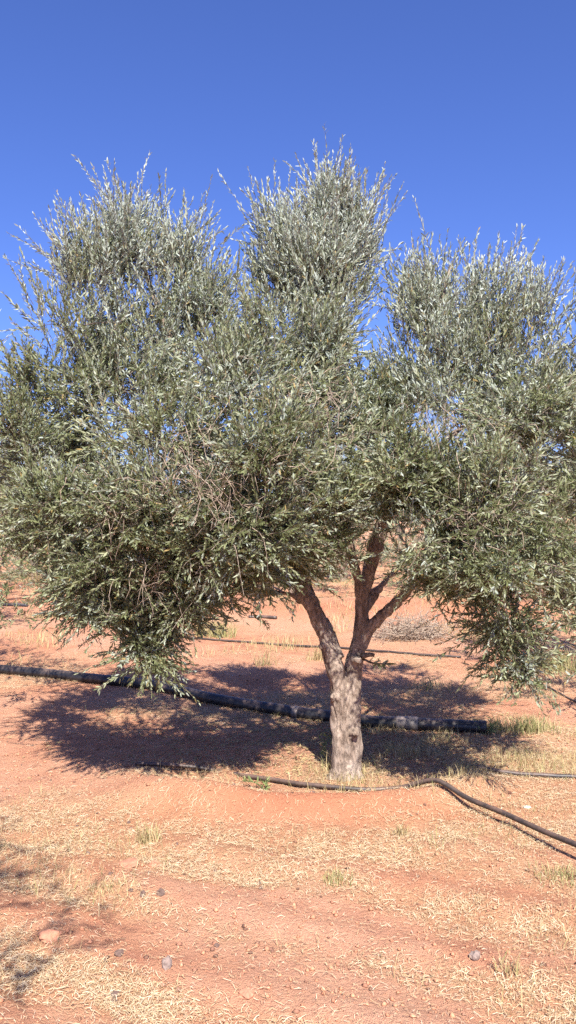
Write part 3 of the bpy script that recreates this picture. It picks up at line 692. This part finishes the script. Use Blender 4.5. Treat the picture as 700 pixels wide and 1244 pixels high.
def hose(pts, r, label, m, name='hose', k=10, sinks=None, ends=None):
    q = on_ground(pts, r, 0)
    o = Tubes(); base = q[0]-np.array([0, 0, r]); o.add(q, r, k); ob = o.build(name, m, loc=base); return tag(ob, label, 'hose')
def H(px, py, lift=0.0): g = G(px, py, lift); return g
hose([H(165, 934, .012), H(195, 934, .02), H(238, 936, .01), H(262, 939, -.01)], .013, 'short grey brown hose length half buried left of the trunk', M_HOSE)
hose([H(285, 943, -.02), H(300, 945, .0), H(335, 950, .005), H(370, 956, .01), H(430, 963, .005), H(470, 963, .01), H(505, 964.5, .02), H(535, 969, .03), H(565, 976, .04), H(600, 988, .048), H(640, 1004, .05), H(700, 1030, .06), H(760, 1060, .05), H(860, 1115, .01), (2.7, 2.75, 0), (6.0, 2.0, 0)], .0135,
     'brown black hose running past the trunk foot and out at the right edge', M_HOSE)
hose([H(560, 936, -.01), H(590, 938), H(618, 941), H(660, 944), H(700, 946), H(780, 950), H(900, 955), (8.0, 4.5, 0)], .0145, 'straight dark hose behind the dry grass on the right', M_HOSE)
hose([H(-120, 731), H(-30, 735), H(10, 737), H(33, 738)], .03, 'blue black hose end far left beyond the trees', M_BLUEHOSE)
hose([H(302, 752), H(318, 752), H(336, 753)], .028, 'short dusty pipe stub lying on the soil far behind the trunk', M_HOSE)
hose([H(185, 771), H(250, 777), H(300, 780), H(370, 785), H(430, 790), H(500, 797), H(560, 801)], .013, 'thin brown drip line across the soil between the tree rows', M_HOSE)
hose([H(650, 828), H(680, 843), H(700, 853), H(760, 875)], .008, 'thin wire like line slanting down at the right edge', M_HOSE)

# ------------------------------------------------------------------ stones
def rock(px, py, w, hgt, m, label, name='stone', group=None, cat='stone'):
    import bmesh
    g = G(px, py); z = gh(g[0], g[1]); bm = bmesh.new(); bmesh.ops.create_icosphere(bm, subdivisions=3, radius=1)
    s = rng.uniform(0, 50); co = np.array([v.co[:] for v in bm.verts]); d = .40+1.2*fbm(co*1.7+s, 5, 4); co = co*d[:, None]
    co[:, 2] = np.maximum(co[:, 2], -.35); co *= np.array([w/2, w/2*rng.uniform(.7, 1), hgt*.8])
    for v, c in zip(bm.verts, co): v.co = c
    me = bpy.data.meshes.new(name); bm.to_mesh(me); bm.free(); me.materials.append(m)
    o = bpy.data.objects.new(name, me); COL.objects.link(o); o.location = (g[0], g[1], z+hgt*.12); o.rotation_euler = (0, 0, rng.uniform(0, 6.28)); return tag(o, label, cat, group)
rock(203, 1184, .042, .036, M_GREYSTONE, 'upright grey stone in the straw at the lower left')
rock(577, 1174, .045, .026, M_GREYSTONE, 'round grey stone lying in the straw above the bottom right corner')
rock(145, 1168, .036, .016, M_STONE, 'dark flat stone left of the upright grey stone')
rock(140, 1211, .030, .018, M_STONE, 'dark reddish stone near the bottom edge')
rock(196, 1093, .040, .018, M_STONE, 'flat bluish grey stone on bare soil, largest of a loose trio')
rock(174, 1093, .030, .02, M_STONE, 'small dark stone beside the flat bluish grey one')
rock(158, 1052, .10, .018, M_CLOD, 'broad pale red clod in front of the soil rim')
rock(188, 1051, .06, .014, M_CLOD, 'narrow pale red clod right of the broad one')
rock(60, 1146, .09, .025, M_CLOD, 'red soil clod below the bottom left shadow')
rock(300, 1215, .05, .02, M_CLOD, 'small red soil clod at the bottom edge')
rock(640, 980, .05, .010, M_WHITE, 'whitish scrap lying under the raised hose', name='paper_scrap', cat='scrap')
sl = 'small dark pellet like pebble dotted over the soil left of the trunk'
for px, py in ((38, 906), (61, 916), (80, 935), (128, 928), (133, 940), (60, 950), (10, 958), (96, 967), (107, 1039), (41, 1012), (118, 990), (64, 1120), (133, 1070), (215, 1030), (156, 1000), (160, 1088), (130, 1175), (28, 930), (75, 920), (184, 940), (263, 1060), (183, 1063), (150, 925), (95, 1005), (230, 962), (286, 980), (315, 1072), (318, 1080), (262, 1150), (140, 1218)):
    rock(px+rng.uniform(-2, 2), py, .017*rng.uniform(.6, 1.4), .010, M_STONE, sl, name='pebble', group='dark pebbles on the soil', cat='pebble')
rock(380, 984, .03, .012, M_STONE, 'dark twig shaped chip on the red rim before the trunk', name='stone')

# ------------------------------------------------------------------ light
SUN_EL = R(47); sx, sy = .16, -.92      # the sun stands behind the camera, a little to the right
w = bpy.data.worlds.new('World'); sc.world = w; w.use_nodes = True; nt = w.node_tree
bg = nt.nodes['Background']; sky = nt.nodes.new('ShaderNodeTexSky'); sky.sky_type = 'NISHITA'; sky.sun_disc = False
sky.sun_elevation = SUN_EL; sky.sun_rotation = math.atan2(sx, sy); sky.altitude = 800; sky.air_density = 1.0; sky.dust_density = 2.0; sky.ozone_density = 3.5
nt.links.new(mixc(nt, 1.0, sky.outputs[0], (.40, .47, .81), 'MULTIPLY'), bg.inputs[0]); bg.inputs[1].default_value = .10
ld = bpy.data.lights.new('sun', 'SUN'); lo = bpy.data.objects.new('sun', ld); COL.objects.link(lo)
ld.energy = 4.7; ld.angle = R(.53); ld.color = (1, .95, .87)
hl = math.hypot(sx, sy); from mathutils import Vector
dv = Vector((-sx/hl*math.cos(SUN_EL), -sy/hl*math.cos(SUN_EL), -math.sin(SUN_EL)))
lo.rotation_euler = dv.to_track_quat('-Z', 'Y').to_euler()
vs = sc.view_settings; sc.cycles.use_denoising = False; vs.view_transform = 'Standard'; vs.look = 'None'; vs.gamma = 1; vs.use_curve_mapping = False; vs.exposure = 1.36
